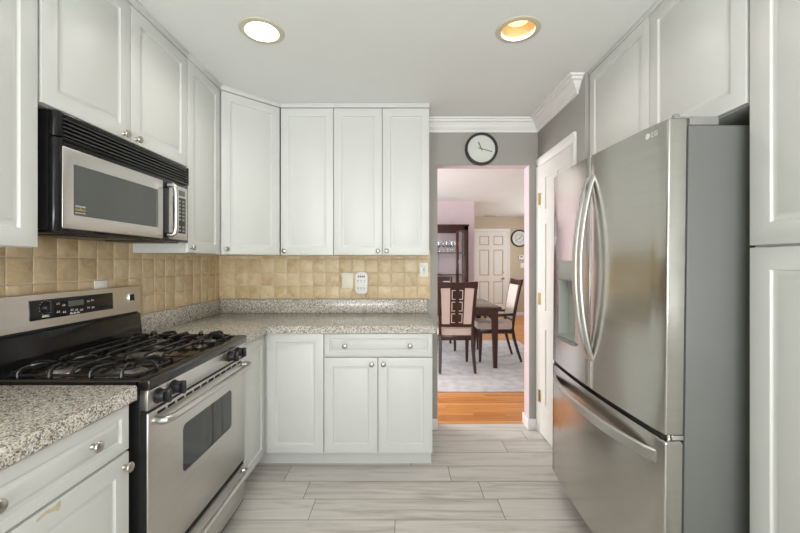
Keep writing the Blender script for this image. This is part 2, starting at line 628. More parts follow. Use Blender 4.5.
def tile_wall(name, w, rows, t, label, place, off=0.0):
    """tiles in local xz plane facing -y, row edges given in rows"""
    mb = MB()
    lay = mb.bm.loops.layers.float_color.new('pick')
    g, p = 0.0023, 0.1014
    n = math.ceil((w - off) / p)
    for i in range(-1, n):
        x0, x1 = max(off + i * p + g, 0.0005), min(off + (i + 1) * p - g, w - 0.0005)
        if x1 - x0 < 0.01:
            continue
        for za, zb in zip(rows, rows[1:]):
            c = (random.random(), random.random(), random.random(), 1)
            nf = len(mb.bm.faces)
            j = lambda: random.uniform(-0.0008, 0.0008)
            xa, xb, z0, z1 = x0 + j(), x1 + j(), za + g + j(), zb - g + j()
            b = 0.004
            mb.rings([(xa, xb, z0, z1, 0), (xa, xb, z0, z1, -t * 0.6), (xa + b * .4, xb - b * .4, z0 + b * .4, z1 - b * .4, -t * 0.9), (xa + b, xb - b, z0 + b, z1 - b, -t)])
            mb.bm.faces.ensure_lookup_table()
            for f in mb.bm.faces[nf:]:
                for l in f.loops:
                    l[lay] = c
    o = struct(name, mb, M['tile'], label)
    o.location, o.rotation_euler = place
    gm = MB().box(0, w, -t * 0.45, 0, rows[0], rows[-1])
    obj('grout', gm, M['grout'], o)
    return o


TT = 0.008
rows = [1.0195, 1.121, 1.226, 1.332, 1.40]
tile_wall('trim_3', 0.228 - XL, rows, TT, 'tan square tile backsplash on the end wall', ((XL, YW - 0.0005, 0), (0, 0, 0)), 0.0305)
tile_wall('trim_4', YW - 0.4, [0.918, 1.0195, 1.119, 1.2205, 1.322, 1.42], TT, 'tan square tile backsplash behind the range', ((XL + 0.0005, 0.4 - TT, 0), (0, 0, PI / 2)), 0.0386)

# ------------------------------------------------------------------ cabinets


def door_mb(w, h, t=0.02, frame=0.055, bev=0.023):
    mb = MB()
    f = min(frame, w * 0.3, h * 0.3)
    b = min(bev, w * 0.12, h * 0.16)
    ins = [(0, t), (0, 0.004), (0.0012, 0.0013), (0.0045, 0.0), (f, 0.0), (f + 0.0035, 0.0075), (f + 0.007, 0.0082), (f + b, 0.0016), (f + b + 0.003, 0.0006)]
    mb.rings([(i, w - i, i, h - i, y) for i, y in ins])
    return mb


def knob_mb():
    return MB().lathe([(0.0085, 0.0), (0.0075, -0.003), (0.005, -0.006), (0.0052, -0.010), (0.0095, -0.013), (0.0145, -0.016), (0.0155, -0.0185), (0.0135, -0.022), (0.007, -0.0245), (0, -0.025)], axis='y', seg=18)


KNOB = knob_mb().mesh('knob')
KNOB.materials.append(M['nickel'])


def knob(parent, x, z, y=0.0):
    o = bpy.data.objects.new('knob', KNOB)
    COL.objects.link(o)
    o.parent = parent
    o.location = (x, y, z)
    return o


def front(root, name, x0, x1, z0, z1, knobs=(), frame=0.055, bev=0.023, gap=0.0016):
    d = obj(name, door_mb(x1 - x0 - 2 * gap, z1 - z0 - 2 * gap, 0.019, frame, bev), M['cab'], root, (x0 + gap, 0, z0 + gap))
    for kx, kz in knobs:
        knob(d, kx - x0 - gap, kz - z0 - gap, 0)
    return d


def worn(d, poly):
    obj('worn_spot', MB().prism(poly, -0.0006, 0.003, 'y'), M['worn'], d, label='brownish worn spot')


def cabinet(name, label, loc, rotz, w, h, d, toe=False, trim=False, floor_z=0.0, group=None):
    root = thing(name, label, 'cabinet', loc, rotz, group)
    zb = 0.117 if toe else 0.0
    obj('carcass', MB().box(0.0005, w - 0.0005, 0.0205, d, zb, h), M['cab'], root)
    if toe:
        obj('toe_kick', MB().box(0.0005, w - 0.0005, 0.105, 0.12, 0, zb), M['cab'], root)
    if trim:
        top_trim(root, 0, w, h)
    return root


def top_trim(root, x0, x1, h, z1=None):
    mb = MB()
    mb.box(x0, x1, -0.006, 0.02, h - 0.028, h - 0.0002, 0.002).box(x0, x1, -0.011, 0.02, h - 0.009, h - 0.0001, 0.002)
    obj('top_trim', mb, M['cab'], root)


UB, UT = 1.354, ZC - 0.0005      # bottom and top of the wall cabinets
UH = UT - UB
XU = -1.125                      # face of the left wall cabinets
DL = XU - XL - 0.0015            # their depth

# left wall, near to far
c = cabinet('wall_cabinet', 'tall white wall cabinet on the near side of the microwave', (XU, 0.62, UB - 0.007), PI / 2, 0.545, UH + 0.007, DL - TT, trim=True)
front(c, 'door', 0, 0.545, 0, UH - 0.023)
c = cabinet('wall_cabinet', 'short two-door white wall cabinet directly above the microwave', (XU, 1.172, 1.803), PI / 2, 0.805, UT - 1.803, DL, trim=True)
front(c, 'door', 0, 0.39, 0, UT - 1.803 - 0.03, [(0.350, 0.022)])
front(c, 'door', 0.39, 0.805, 0, UT - 1.803 - 0.03, [(0.422, 0.022)])
c = cabinet('wall_cabinet', 'narrow single-door white wall cabinet between microwave and angled corner cabinet', (XU, 1.9795, UB), PI / 2, 0.353, UH, DL - TT, trim=True)
front(c, 'door', 0.0, 0.353, 0, UH - 0.03, [(0.03, 0.03)])

# angled corner cabinet
ax, ay, bx, by = XU, 2.335, -0.8386, 2.61
ang = math.atan2(by - ay, bx - ax)
dl = math.hypot(bx - ax, by - ay)
c = thing('corner_wall_cabinet', 'white wall cabinet set diagonally across the corner', 'cabinet', (ax, ay, UB), ang)
inv = Matrix.Rotation(-ang, 2)
poly = [(ax, ay), (bx, by), (bx, YW - TT - 0.001), (XL + TT + 0.001, YW - TT - 0.001), (XL + TT + 0.001, ay)]
loc2 = [inv @ Vector((px - ax, py - ay)) for px, py in poly]
nudge = 0.0195
loc2[0] = Vector((0.0005 + nudge * 0.0, nudge)); loc2[1] = Vector((dl - 0.0005, nudge))
obj('carcass', MB().prism([tuple(v) for v in loc2], 0, UH), M['cab'], c)
front(c, 'door', 0.004, dl - 0.004, 0, UH - 0.03, [(0.033, 0.035)])
top_trim(c, 0, dl, UH)

XA = bx
c = cabinet('wall_cabinet', 'single-door white wall cabinet on the end wall beside the angled corner one', (XA, 2.61, UB), 0, 0.3686, UH, YW - 2.61 - TT - 0.001, trim=True)
front(c, 'door', 0, 0.3686, 0, UH - 0.03, [(0.028, 0.03)])
c = cabinet('wall_cabinet', 'tall double-door white wall cabinet on the end wall next to the doorway', (-0.47, 2.61, UB), 0, 0.668, UH, YW - 2.61 - TT - 0.001, trim=True)
d = front(c, 'door', 0, 0.34, 0, UH - 0.03, [(0.31, 0.03)])
worn(d, [(0.008, 0.001), (0.150, 0.001), (0.140, 0.006), (0.118, 0.005), (0.095, 0.010), (0.06, 0.006), (0.035, 0.010), (0.012, 0.006)])
front(c, 'door', 0.34, 0.668, 0, UH - 0.03, [(0.37, 0.03)])

# base cabinets
BH, XB, YB = 0.866, -0.844, 2.329
c = cabinet('base_cabinet', 'white base cabinet with one drawer over one door, on the near side of the range', (XB, 0.617, 0), PI / 2, 0.55, BH, XB - XL - TT - 0.002, toe=True)
front(c, 'drawer', 0, 0.55, 0.722, BH - 0.003, [(0.155, 0.797), (0.409, 0.797)], 0.032, 0.02)
d = front(c, 'door', 0, 0.55, 0.117, 0.718, [(0.527, 0.677)])
worn(d, [(0.25, 0.580), (0.275, 0.584), (0.297, 0.577), (0.304, 0.571), (0.311, 0.580), (0.312, 0.592), (0.305, 0.594), (0.296, 0.588), (0.27, 0.592), (0.25, 0.588)])
c = cabinet('base_cabinet', 'white base cabinet under the end of the granite counter closest to the viewer', (XB, 0.05, 0), PI / 2, 0.56, BH, XB - XL - TT - 0.002, toe=True)
front(c, 'drawer', 0, 0.56, 0.722, BH - 0.003, [(0.155, 0.797), (0.4, 0.797)], 0.032, 0.02)
front(c, 'door', 0, 0.56, 0.117, 0.718, [(0.04, 0.677)])

# corner base cabinet, two fronts at right angles
c = thing('corner_base_cabinet', 'white corner base cabinet with two fronts meeting at a right angle beyond the range', 'cabinet', (XB, YB, 0), 0)
X0, X1, Ya = XL + 0.002 - XB, -0.479 - XB - 0.0008, 1.984 - YB
poly = [(X0, Ya), (-0.0205, Ya), (-0.0205, 0.0205), (X1, 0.0205), (X1, YW - YB - 0.01), (X0, YW - YB - 0.01)]
obj('carcass', MB().prism(poly, 0.117, BH), M['cab'], c)
obj('toe_kick', MB().box(-0.12, X1, 0.105, 0.12, 0, 0.117).box(-0.12, -0.105, Ya, 0.105, 0, 0.117), M['cab'], c)
d = obj('door', door_mb(X1 - 0.012, BH - 0.122, 0.019), M['cab'], c, (0.010, 0, 0.1185))
d = obj('door', door_mb(-Ya - 0.006, BH - 0.122, 0.019), M['cab'], c, (0, Ya + 0.002, 0.1185), (0, 0, PI / 2))

c = cabinet('base_cabinet', 'white base cabinet with a wide drawer over two doors, ending at the doorway', (-0.479, YB, 0), 0, 0.676, BH, YW - YB - 0.01, toe=True)
front(c, 'drawer', 0, 0.676, 0.717, BH - 0.003, [(0.131, 0.786), (0.535, 0.786)], 0.03, 0.02)
front(c, 'door', 0, 0.334, 0.117, 0.713, [(0.297, 0.672)])
front(c, 'door', 0.338, 0.676, 0.117, 0.713, [(0.37, 0.672)])

# over-fridge cabinet and pantry on the other side
XP = 1.088
c = cabinet('wall_cabinet', 'two-door white cabinet bridging over the refrigerator', (XP, 2.172, 1.803), -PI / 2, 0.992, UT - 1.803, 0.6, trim=False)
front(c, 'door', 0.004, 0.525, 0, UT - 1.803 - 0.02)
front(c, 'door', 0.525, 0.990, 0, UT - 1.803 - 0.02)
obj('top_trim', MB().box(0, 0.992, -0.004, 0.02, UT - 1.803 - 0.02, UT - 1.803 - 0.0003, 0.002), M['cab'], c)
c = cabinet('pantry_cabinet', 'tall white pantry cabinet with stacked doors beside the refrigerator', (XP, 1.174, 0), -PI / 2, 0.9, UT, 0.6, toe=True)
for x0, x1 in ((0, 0.45), (0.45, 0.9)):
    front(c, 'door', x0, x1, 0.117, 1.349, (), 0.066, 0.026)
    front(c, 'door', x0, x1, 1.353, UT - 0.004, (), 0.066, 0.026)

# ------------------------------------------------------------------ countertops
mb = MB()
XC, YC = -0.826, 2.30
poly = [(XL + 0.001, 1.981), (XC, 1.981), (XC, YC), (0.215, YC), (0.215, YW - 0.001), (XL + 0.001, YW - 0.001)]
mb.prism(poly, 0.868, 0.914, 'z', 0.006, 3)
o = obj('countertop', mb, M['granite'])
tag(o, 'speckled grey granite countertop turning the corner beyond the range', 'countertop')
mb = MB()
mb.box(XL + TT + 0.002, 0.20, YW - 0.021 - TT, YW - TT - 0.001, 0.9142, 1.0185, 0.002)
mb.box(XL + TT + 0.001, XL + 0.021 + TT, 1.985, YW - 0.021 - TT - 0.0005, 0.9142, 1.0185, 0.002)
obj('upstand', mb, M['granite'], o)
o = obj('countertop', MB().prism([(XL + TT + 0.002, 0.13), (-0.828, 0.13), (-0.828, 1.176), (-0.838, 1.189), (XL + TT + 0.002, 1.189)], 0.868, 0.914, 'z', 0.006, 3), M['granite'])
tag(o, 'speckled granite countertop on the near side of the range', 'countertop')

# ------------------------------------------------------------------ range
g = thing('gas_range', 'stainless steel and black gas range with five burners', 'range', (-0.827, 1.2175, 0), PI / 2)
RW = 0.762
obj('body', MB().box(0.001, RW - 0.001, 0.022, 0.58, 0.05, 0.895, 0.002), M['blackm'], g)
obj('foot', MB().lathe([(0.02, 0), (0.02, 0.05)], (0.05, 0.08, 0)), M['blackm'], g)
obj('foot', MB().lathe([(0.02, 0), (0.02, 0.05)], (RW - 0.05, 0.08, 0)), M['blackm'], g)
obj('foot', MB().lathe([(0.02, 0), (0.02, 0.05)], (0.05, 0.52, 0)), M['blackm'], g)
obj('foot', MB().lathe([(0.02, 0), (0.02, 0.05)], (RW - 0.05, 0.52, 0)), M['blackm'], g)
# cooktop: rim and basin
mb = MB()
mb.box(-0.002, RW + 0.002, -0.014, 0.038, 0.884, 0.921, 0.007, 3)
mb.box(-0.002, 0.024, 0.02, 0.535, 0.895, 0.920, 0.005, 3).box(RW - 0.024, RW + 0.002, 0.02, 0.535, 0.895, 0.920, 0.005, 3)
mb.box(0.02, RW - 0.02, 0.51, 0.535, 0.895, 0.920, 0.004)
obj('cooktop_rim', mb, M['rim'], g)
obj('cooktop_basin', MB().box(0.02, RW - 0.02, 0.025, 0.515, 0.893, 0.909, 0.003), M['basin'], g)
# control panel and knobs
cp = obj('control_panel', MB().box(0.004, RW - 0.004, -0.002, 0.03, 0.816, 0.8835, 0.002), M['steelh'], g)
for kx in (0.055, 0.142, 0.585, 0.672):
    k = obj('knob', MB().lathe([(0.026, -0.002), (0.026, -0.006), (0.022, -0.009), (0.021, -0.026), (0.019, -0.03), (0, -0.031)], (kx, 0, 0.851), 'y', 20), M['blackm'], g)
    mb = MB().box(kx - 0.0075, kx + 0.0075, -0.047, -0.028, 0.828, 0.874, 0.004, 2)
    obj('grip', mb, M['blackm'], k)
# oven door
mb = MB()
mb.box(0.004, RW - 0.004, -0.004, 0.02, 0.272, 0.808, 0.004, 2)
od = obj('oven_door', mb, M['steelh'], g)
wx0, wx1, wz0, wz1 = 0.198, 0.606, 0.505, 0.688


def rrect(x0, x1, z0, z1, r, n=5):
    pts = []
    for cx, cz, a0 in ((x1 - r, z0 + r, -90), (x1 - r, z1 - r, 0), (x0 + r, z1 - r, 90), (x0 + r, z0 + r, 180)):
        for k in range(n + 1):
            a = R(a0 + 90 * k / n)
            pts.append((cx + r * math.cos(a), cz + r * math.sin(a)))
    return pts


cut(od, MB().prism(rrect(wx0, wx1, wz0, wz1, 0.022), -0.03, 0.0, 'y'))
obj('window', MB().prism(rrect(wx0 + .0005, wx1 - .0005, wz0 + .0005, wz1 - .0005, 0.022), -0.0015, 0.004, 'y'), M['ovenglass'], od)
mb = MB()
for k in range(12):
    x = 0.05 + k * 0.056
    mb.box(x, x + 0.042, -0.0055, 0.0, 0.789, 0.799, 0.001, 1)
obj('vent_slots', mb, M['gap'], od)
obj('edge_gasket', MB().box(0.0, RW, 0.002, 0.021, 0.262, 0.815), M['gap'], g)
hz = 0.776
path = [(0.035, -0.004, hz), (0.03, -0.03, hz), (0.034, -0.042, hz), (0.055, -0.05, hz), (0.1, -0.052, hz), (RW / 2, -0.053, hz), (RW - 0.1, -0.052, hz), (RW - 0.055, -0.05, hz), (RW - 0.034, -0.042, hz), (RW - 0.03, -0.03, hz), (RW - 0.035, -0.004, hz)]
obj('handle', MB().tube(path, 0.0128, 14), M['handle'], od)
# drawer
dr = obj('drawer', MB().box(0.004, RW - 0.004, -0.004, 0.02, 0.065, 0.246, 0.004, 2), M['steelh'], g)
hz = 0.226
path = [(0.035, -0.004, hz), (0.03, -0.022, hz), (0.04, -0.036, hz), (0.1, -0.041, hz), (RW / 2, -0.042, hz), (RW - 0.1, -0.041, hz), (RW - 0.04, -0.036, hz), (RW - 0.03, -0.022, hz), (RW - 0.035, -0.004, hz)]
obj('handle', MB().tube(path, 0.0115, 14), M['handle'], dr)
obj('gap_strip', MB().box(0.002, RW - 0.002, 0.005, 0.0215, 0.05, 0.275), M['gap'], g)
# back guard
mb = MB()
mb.prism([(0.536, 0.895), (0.586, 0.895), (0.586, 1.045), (0.556, 1.045), (0.548, 1.03), (0.540, 0.94)], 0.0, RW, 'x', 0.003)
obj('back_guard', mb, M['black'], g)
mb = MB().prism([(0.545, 1.042), (0.586, 1.036), (0.586, 1.180), (0.556, 1.183), (0.551, 1.180)], 0.0, RW, 'x', 0.003)
bg = obj('control_console', mb, M['steelh'], g)
tilt = math.atan2(0.006, 0.138)


def on_console(x, z, lift=0.0):
    """point on the sloped console face at height z"""
    return (x, 0.545 + (z - 1.042) * 0.006 / 0.138 - lift, z)


def console_part(name, mb, m, parent, x, z, lift=0.0):
    return obj(name, mb, m, parent, on_console(x, z, lift), (-tilt, 0, 0))


console_part('console_vent', MB().box(-0.35, 0.35, -0.003, 0.002, -0.004, 0.004), M['gap'], g, RW / 2, 1.046)
sc = console_part('touch_panel', MB().box(-0.2, 0.2, -0.003, 0.003, -0.038, 0.038, 0.001), M['black'], g, 0.37, 1.121)
pl = 0.0035
kb = obj('knob', MB().lathe([(0.021, -0.002), (0.021, -0.012), (0.017, -0.02), (0, -0.021)], (-0.137, 0, 0.006), 'y', 20).box(-0.142, -0.132, -0.028, -0.012, -0.012, 0.024, 0.002), M['blackm'], sc)
obj('display', MB().box(-0.04, 0.034, -0.0042, 0, -0.001, 0.022, 0.0005), M['lcd'], sc)
mb = MB()
for k in range(14):      # dial ticks
    a = R(200 - k * 25)
    cx, cz = -0.137 + 0.028 * math.cos(a), 0.006 + 0.028 * math.sin(a)
    mb.box(cx - 0.001, cx + 0.001, -0.0038, -0.002, cz - 0.001, cz + 0.001)
obj('dial_marking', mb, M['print'], sc)
mb = MB()


def legend(x, z, w, n=2):
    for q in range(n):
        mb = MB()
        ww = w / n - 0.003
        mb.box(x + q * w / n, x + q * w / n + ww, -0.0038, -0.002, z, z + 0.004)
        mb.box(x + q * w / n + 0.002, x + q * w / n + ww * 0.75, -0.0038, -0.002, z + 0.004, z + 0.008)
        obj('button_legend', mb, M['print'], sc)


for x, z in ((-0.093, 0.012), (-0.068, 0.004), (-0.093, -0.02), (-0.066, -0.024), (-0.03, -0.02), (-0.008, -0.022), (0.016, -0.025), (0.052, 0.008), (0.074, 0.01), (0.052, -0.02), (0.076, -0.022)):
    legend(x, z, 0.016)
legend(-0.155, -0.03, 0.034, 1)
legend(-0.034, -0.034, 0.05, 3)
bd = console_part('badge', MB().box(-0.018, 0.018, -0.003, 0.002, -0.02, 0.02, 0.001), M['chrome'], g, 0.697, 1.123)
obj('badge_face', MB().box(-0.0155, 0.0155, -0.0036, 0, -0.014, 0.0175, 0.0005), M['black'], bd)

# burners and grates
def burner(x, y, r, sx=1.0, sy=1.0):
    b = obj('burner', MB().lathe([(r + 0.022, 0.909), (r + 0.018, 0.9125), (r, 0.914), (r, 0.926), (r - 0.006, 0.928)], (x, y, 0), 'z', 24, sx, sy), M['burner'], g)
    obj('burner_cap', MB().lathe([(r - 0.002, 0.928), (r, 0.930), (r - 0.001, 0.935), (r - 0.008, 0.938), (0, 0.939)], (x, y, 0), 'z', 24, sx, sy), M['iron'], b)


YN, YF = 0.155, 0.395
for bx_ in (0.125, RW - 0.125):
    burner(bx_, YN, 0.042)
    burner(bx_, YF, 0.036)
burner(RW / 2, 0.275, 0.034, 0.75, 1.9)
GT = 0.950      # grate top


def finger(mb, p, q, w=0.0105, drop=True):
    """bar from the rail point p towards q, foot turned down at p"""
    (px, py), (qx, qy) = p, q
    dx, dy = qx - px, qy - py
    L_ = math.hypot(dx, dy)
    ux, uy = dx / L_, dy / L_
    pts = [(px, py, 0.913), (px, py, GT - 0.018), (px + ux * 0.006, py + uy * 0.006, GT - 0.008), (px + ux * 0.018, py + uy * 0.018, GT - 0.004), (qx - ux * 0.01, qy - uy * 0.01, GT - 0.004), (qx, qy, GT - 0.009)]
    mb.bar(pts, w, 0.011, up=(-uy, ux, 0.0001))


def side_grate(x0, x1, y0, y1):
    mb = MB()
    zc = 0.926
    fr = [(x0 + .02, y0), (x1 - .02, y0), (x1, y0 + .02), (x1, y1 - .02), (x1 - .02, y1), (x0 + .02, y1), (x0, y1 - .02), (x0, y0 + .02), (x0 + .02, y0)]
    mb.bar([(x, y, zc) for x, y in fr], 0.009, 0.009)
    ym = (YN + YF) / 2
    mb.bar([(x0, ym, zc), (x0 + 0.02, ym, GT - 0.006), (x1 - 0.02, ym, GT - 0.006), (x1, ym, zc)], 0.0105, 0.011)
    xm = (x0 + x1) / 2
    for yc in (YN, YF):
        for s in (-1, 1):
            finger(mb, (x0, yc + s * 0.052), (xm - 0.024, yc + s * 0.026), 0.015)
            finger(mb, (x1, yc + s * 0.052), (xm + 0.024, yc + s * 0.026), 0.015)
    finger(mb, (xm, y0), (xm, YN - 0.028), 0.013)
    finger(mb, (xm, y1), (xm, YF + 0.028), 0.013)
    mb.bar([(xm, YN + 0.028, GT - 0.007), (xm, YF - 0.028, GT - 0.007)], 0.012, 0.011, up=(1, 0, 0))
    for x, y in ((x0 + .01, y0 + .01), (x1 - .01, y0 + .01), (x0 + .01, y1 - .01), (x1 - .01, y1 - .01)):
        mb.box(x - .006, x + .006, y - .006, y + .006, 0.909, zc)
    obj('grate', mb, M['iron'], g)


side_grate(0.032, 0.222, 0.05, 0.495)
side_grate(RW - 0.222, RW - 0.032, 0.05, 0.495)
mb = MB()
for y in (0.095, 0.165, 0.24, 0.315, 0.385, 0.455):
    mb.bar([(0.236, y, 0.926), (0.238, y, GT - 0.008), (0.248, y, GT - 0.004), (RW - 0.248, y, GT - 0.004), (RW - 0.238, y, GT - 0.008), (RW - 0.236, y, 0.926)], 0.009, 0.011, up=(0, 1, 0.0001))
for x in (0.236, RW - 0.236):
    mb.bar([(x, 0.06, 0.926), (x, 0.485, 0.926)], 0.010, 0.010)
    for y in (0.065, 0.48):
        mb.box(x - .006, x + .006, y - .006, y + .006, 0.909, 0.926)
for x in (0.33, 0.432):
    mb.bar([(x, 0.095, GT - 0.009), (x, 0.455, GT - 0.009)], 0.008, 0.008)
obj('grate', mb, M['iron'], g)

# ------------------------------------------------------------------ microwave
g = thing('microwave', 'black and stainless over-the-range microwave mounted above the gas range', 'microwave', (-1.123, 1.2145, 1.405), PI / 2)
MH = 0.394
D2 = -1.123 - XL - TT - 0.003
mb = MB().box(0.0005, RW, 0.018, D2, 0.006, MH, 0.002)
obj('body', mb, M['blackm'], g)
# rounded black end column and outer surround
mb = MB()
pts = [(0.0, 0.02)] + [(0.024 - 0.024 * math.cos(R(a)), 0.012 - 0.018 * math.sin(R(a))) for a in range(0, 91, 15)] + [(0.028, 0.02)]
mb.prism(pts, 0.0, MH - 0.087, 'z', 0.0015)
mb.prism(pts, MH - 0.083, MH - 0.001, 'z', 0.0015)
mb.box(0.024, RW, 0.0, 0.02, 0.0, MH - 0.087, 0.002).box(0.024, RW, -0.004, 0.02, MH - 0.015, MH - 0.001, 0.003).box(0.024, RW, -0.006, 0.02, MH - 0.092, MH - 0.082, 0.003)
mb.box(RW - 0.014, RW, -0.006, 0.02, MH - 0.09, MH - 0.001, 0.004)
obj('surround', mb, M['black'], g)
obj('vent_cavity', MB().box(0.026, RW - 0.012, 0.012, 0.0178, MH - 0.083, MH - 0.012), M['gap'], g)
mb = MB()
for k in range(5):
    z = MH - 0.077 + k * 0.0135
    mb.prism([(-0.006, z), (0.012, z + 0.004), (0.012, z + 0.008), (-0.006, z + 0.0055)], 0.026, RW - 0.014, 'x')
obj('vent_grille', mb, M['rim'], g)
dz0, dz1, dx0, dx1 = 0.010, 0.283, 0.021, 0.545
mb = MB().box(dx0, dx1, -0.008, 0.008, dz0, dz1, 0.004, 2)
md = obj('door', mb, M['steelh'], g)
cut(md, MB().prism(rrect(0.063, 0.508, 0.058, 0.232, 0.004), -0.03, -0.004, 'y'))
obj('window', MB().prism(rrect(0.0635, 0.5075, 0.0585, 0.2315, 0.004), -0.0065, -0.001, 'y'), M['microglass'], md)
obj('handle_recess', MB().box(0.546, 0.592, -0.006, 0.006, 0.012, 0.281, 0.002), M['blackm'], md)
hx = 0.572
path = [(hx, -0.005, 0.03), (hx, -0.035, 0.028), (hx + 0.002, -0.046, 0.036), (hx + 0.003, -0.05, 0.06), (hx + 0.003, -0.051, 0.147), (hx + 0.003, -0.05, 0.235), (hx + 0.002, -0.046, 0.259), (hx, -0.035, 0.267), (hx, -0.005, 0.265)]
obj('handle', MB().tube(path, 0.0112, 14, up=(1, 0, 0)), M['handle'], md)
for z in (0.03, 0.265):
    obj('handle_socket', MB().lathe([(0.012, -0.004), (0.012, -0.014), (0.009, -0.016), (0, -0.016)], (hx, 0, z), 'y', 14), M['blackm'], md)
mb = text_mb('FRIGIDAIRE', 0.0082, 0.0003, None, (0.071, -0.0072, 0.088))
obj('brand_lettering', mb, M['print'], md)
mb = text_mb('Gallery', 0.015, 0.0003, None, (0.069, -0.0072, 0.0755), 0.25)
obj('series_lettering', mb, M['gold'], md)
obj('series_underline', MB().box(0.071, 0.112, -0.0074, -0.006, 0.067, 0.069), M['print'], md)
pn = obj('control_panel', MB().box(0.594, 0.748, -0.006, 0.008, 0.012, 0.281, 0.003), M['steelh'], g)
kp = obj('keypad', MB().box(0.622, 0.728, -0.0075, 0, 0.045, 0.225, 0.001), M['blackm'], g)
obj('display', MB().box(0.630, 0.722, -0.0075, 0, 0.235, 0.262, 0.001), M['lcd'], pn)
for rr in range(9):
    for cc in range(3):
        if rr in (2,):
            continue
        x, z = 0.632 + cc * 0.033, 0.054 + rr * 0.0185
        obj('key', MB().box(x, x + 0.02, -0.0082, -0.006, z, z + 0.0095, 0.0005, 1), M['keyprint'], kp)
mb = MB().box(0.03, 0.73, 0.03, D2 - 0.02, -0.004, 0.008, 0.002).box(0.1, 0.3, 0.06, 0.2, -0.008, -0.002, 0.002).box(0.46, 0.66, 0.06, 0.2, -0.008, -0.002, 0.002)
obj('underside', mb, M['blackm'], g)

# ------------------------------------------------------------------ refrigerator
FW, FX, FYF = 0.91, 0.866, 2.152
g = thing('refrigerator', 'stainless steel french-door refrigerator with a bottom freezer drawer', 'refrigerator')
th = R(0.95)
Mx = Matrix.Translation((FX, FYF, 0.0)) @ Matrix.Translation((0, -FW, 0)) @ Matrix.Rotation(th, 4, 'X') @ Matrix.Translation((0, FW, 0)) @ Matrix.Rotation(-PI / 2, 4, 'Z')
g.matrix_world = Mx
DT = 0.058        # door thickness at the edge


def bow(x):
    u = (x - FW / 2) / (FW / 2)
    return -0.022 * (1 - u * u)


def door_poly(x0, x1, r0=0.006, r1=0.006, n=12):
    """plan outline of a bowed door between x0 and x1, rounded at its front corners"""
    pts = [(x1, DT), (x1, bow(x1) + r1)]
    for k in range(1, 5):
        a = R(90 * k / 5)
        pts.append((x1 - r1 + r1 * math.cos(a), bow(x1) + r1 - r1 * math.sin(a)))
    for k in range(n + 1):
        x = (x1 - r1) + ((x0 + r0) - (x1 - r1)) * k / n
        pts.append((x, bow(x)))
    for k in range(1, 5):
        a = R(90 * k / 5)
        pts.append((x0 + r0 - r0 * math.sin(a), bow(x0) + r0 - r0 * math.cos(a)))
    pts += [(x0, bow(x0) + r0), (x0, DT)]
    return pts


ZD0, ZD1, ZF0, ZF1 = 0.735, 1.768, 0.105, 0.715
obj('body', MB().box(0.004, FW - 0.004, DT + 0.01, 0.80, 0.04, 1.748, 0.004), M['fridgeside'], g)
for x in (0.06, FW - 0.06):
    for y in (0.12, 0.74):
        obj('levelling_foot', MB().lathe([(0.02, 0.0), (0.02, 0.045)], (x, y, 0), 'z', 12), M['blackm'], g)
obj('door_gasket', MB().box(0.012, FW - 0.012, DT - 0.004, DT + 0.0115, 0.11, 1.74), M['gap'], g)
obj('base_grille', MB().box(0.02, FW - 0.02, 0.045, DT + 0.011, 0.03, 0.1), M['gap'], g)
XS = FW / 2
fd = obj('door', MB().prism(door_poly(0.0, XS - 0.003, 0.006, 0.004), ZD0, ZD1, 'z', 0.004, 3), M['steel'], g)
nd = obj('door', MB().prism(door_poly(XS + 0.003, FW, 0.004, 0.006), ZD0, ZD1, 'z', 0.004, 3), M['steel'], g)
fz = obj('freezer_drawer', MB().prism(door_poly(0.0, FW), ZF0, ZF1, 'z', 0.012, 4), M['steel'], g)


def vhandle(parent, x):
    path = []
    n = 24
    z0, z1 = 0.862, 1.675
    for k in range(n + 1):
        u = k / n
        path.append((x, bow(x) + 0.004 - 0.062 * math.sin(PI * u) ** 0.75, z0 + (z1 - z0) * u))
    obj('handle', MB().bar(path, 0.017, 0.025, up=(1, 0, 0), ch=0.3), M['handle'], parent)


vhandle(fd, XS - 0.0245)
vhandle(nd, XS + 0.0245)
path = []
for k in range(31):
    u = k / 30
    x = 0.035 + (FW - 0.075) * u
    path.append((x, bow(x) + 0.004 - 0.05 * math.sin(PI * u) ** 0.6, 0.645))
obj('handle', MB().bar(path, 0.016, 0.044, up=(0, 0, 1), ch=0.3), M['handle'], fz)
obj('seal', MB().box(0.02, FW - 0.02, 0.0, DT, ZF1 - 0.004, ZD0 + 0.004), M['gap'], g)
hg = obj('hinge', MB().box(FW - 0.03, FW - 0.001, 0.024, DT + 0.004, ZF1 + 0.002, ZD0 - 0.002, 0.002).lathe([(0.009, ZF1 - 0.006), (0.009, ZD0 + 0.004)], (FW - 0.02, 0.026, 0)), M['chrome'], g)
for x0, x1 in ((0.002, 0.1), (FW - 0.1, FW - 0.002)):
    mb = MB().box(x0, x1, 0.070, 0.165, 1.7485, 1.776, 0.003)
    s = x0 + 0.01 if x0 < 0.4 else x1 - 0.01
    mb.box(min(s, s) - 0.012, s + 0.010, 0.02, 0.08, 1.7685, 1.775, 0.002).lathe([(0.0105, 1.7685), (0.0105, 1.783), (0.009, 1.785)], (s - 0.002, 0.032, 0), 'z', 14)
    obj('hinge_cover', mb, M['greyplastic'], g)
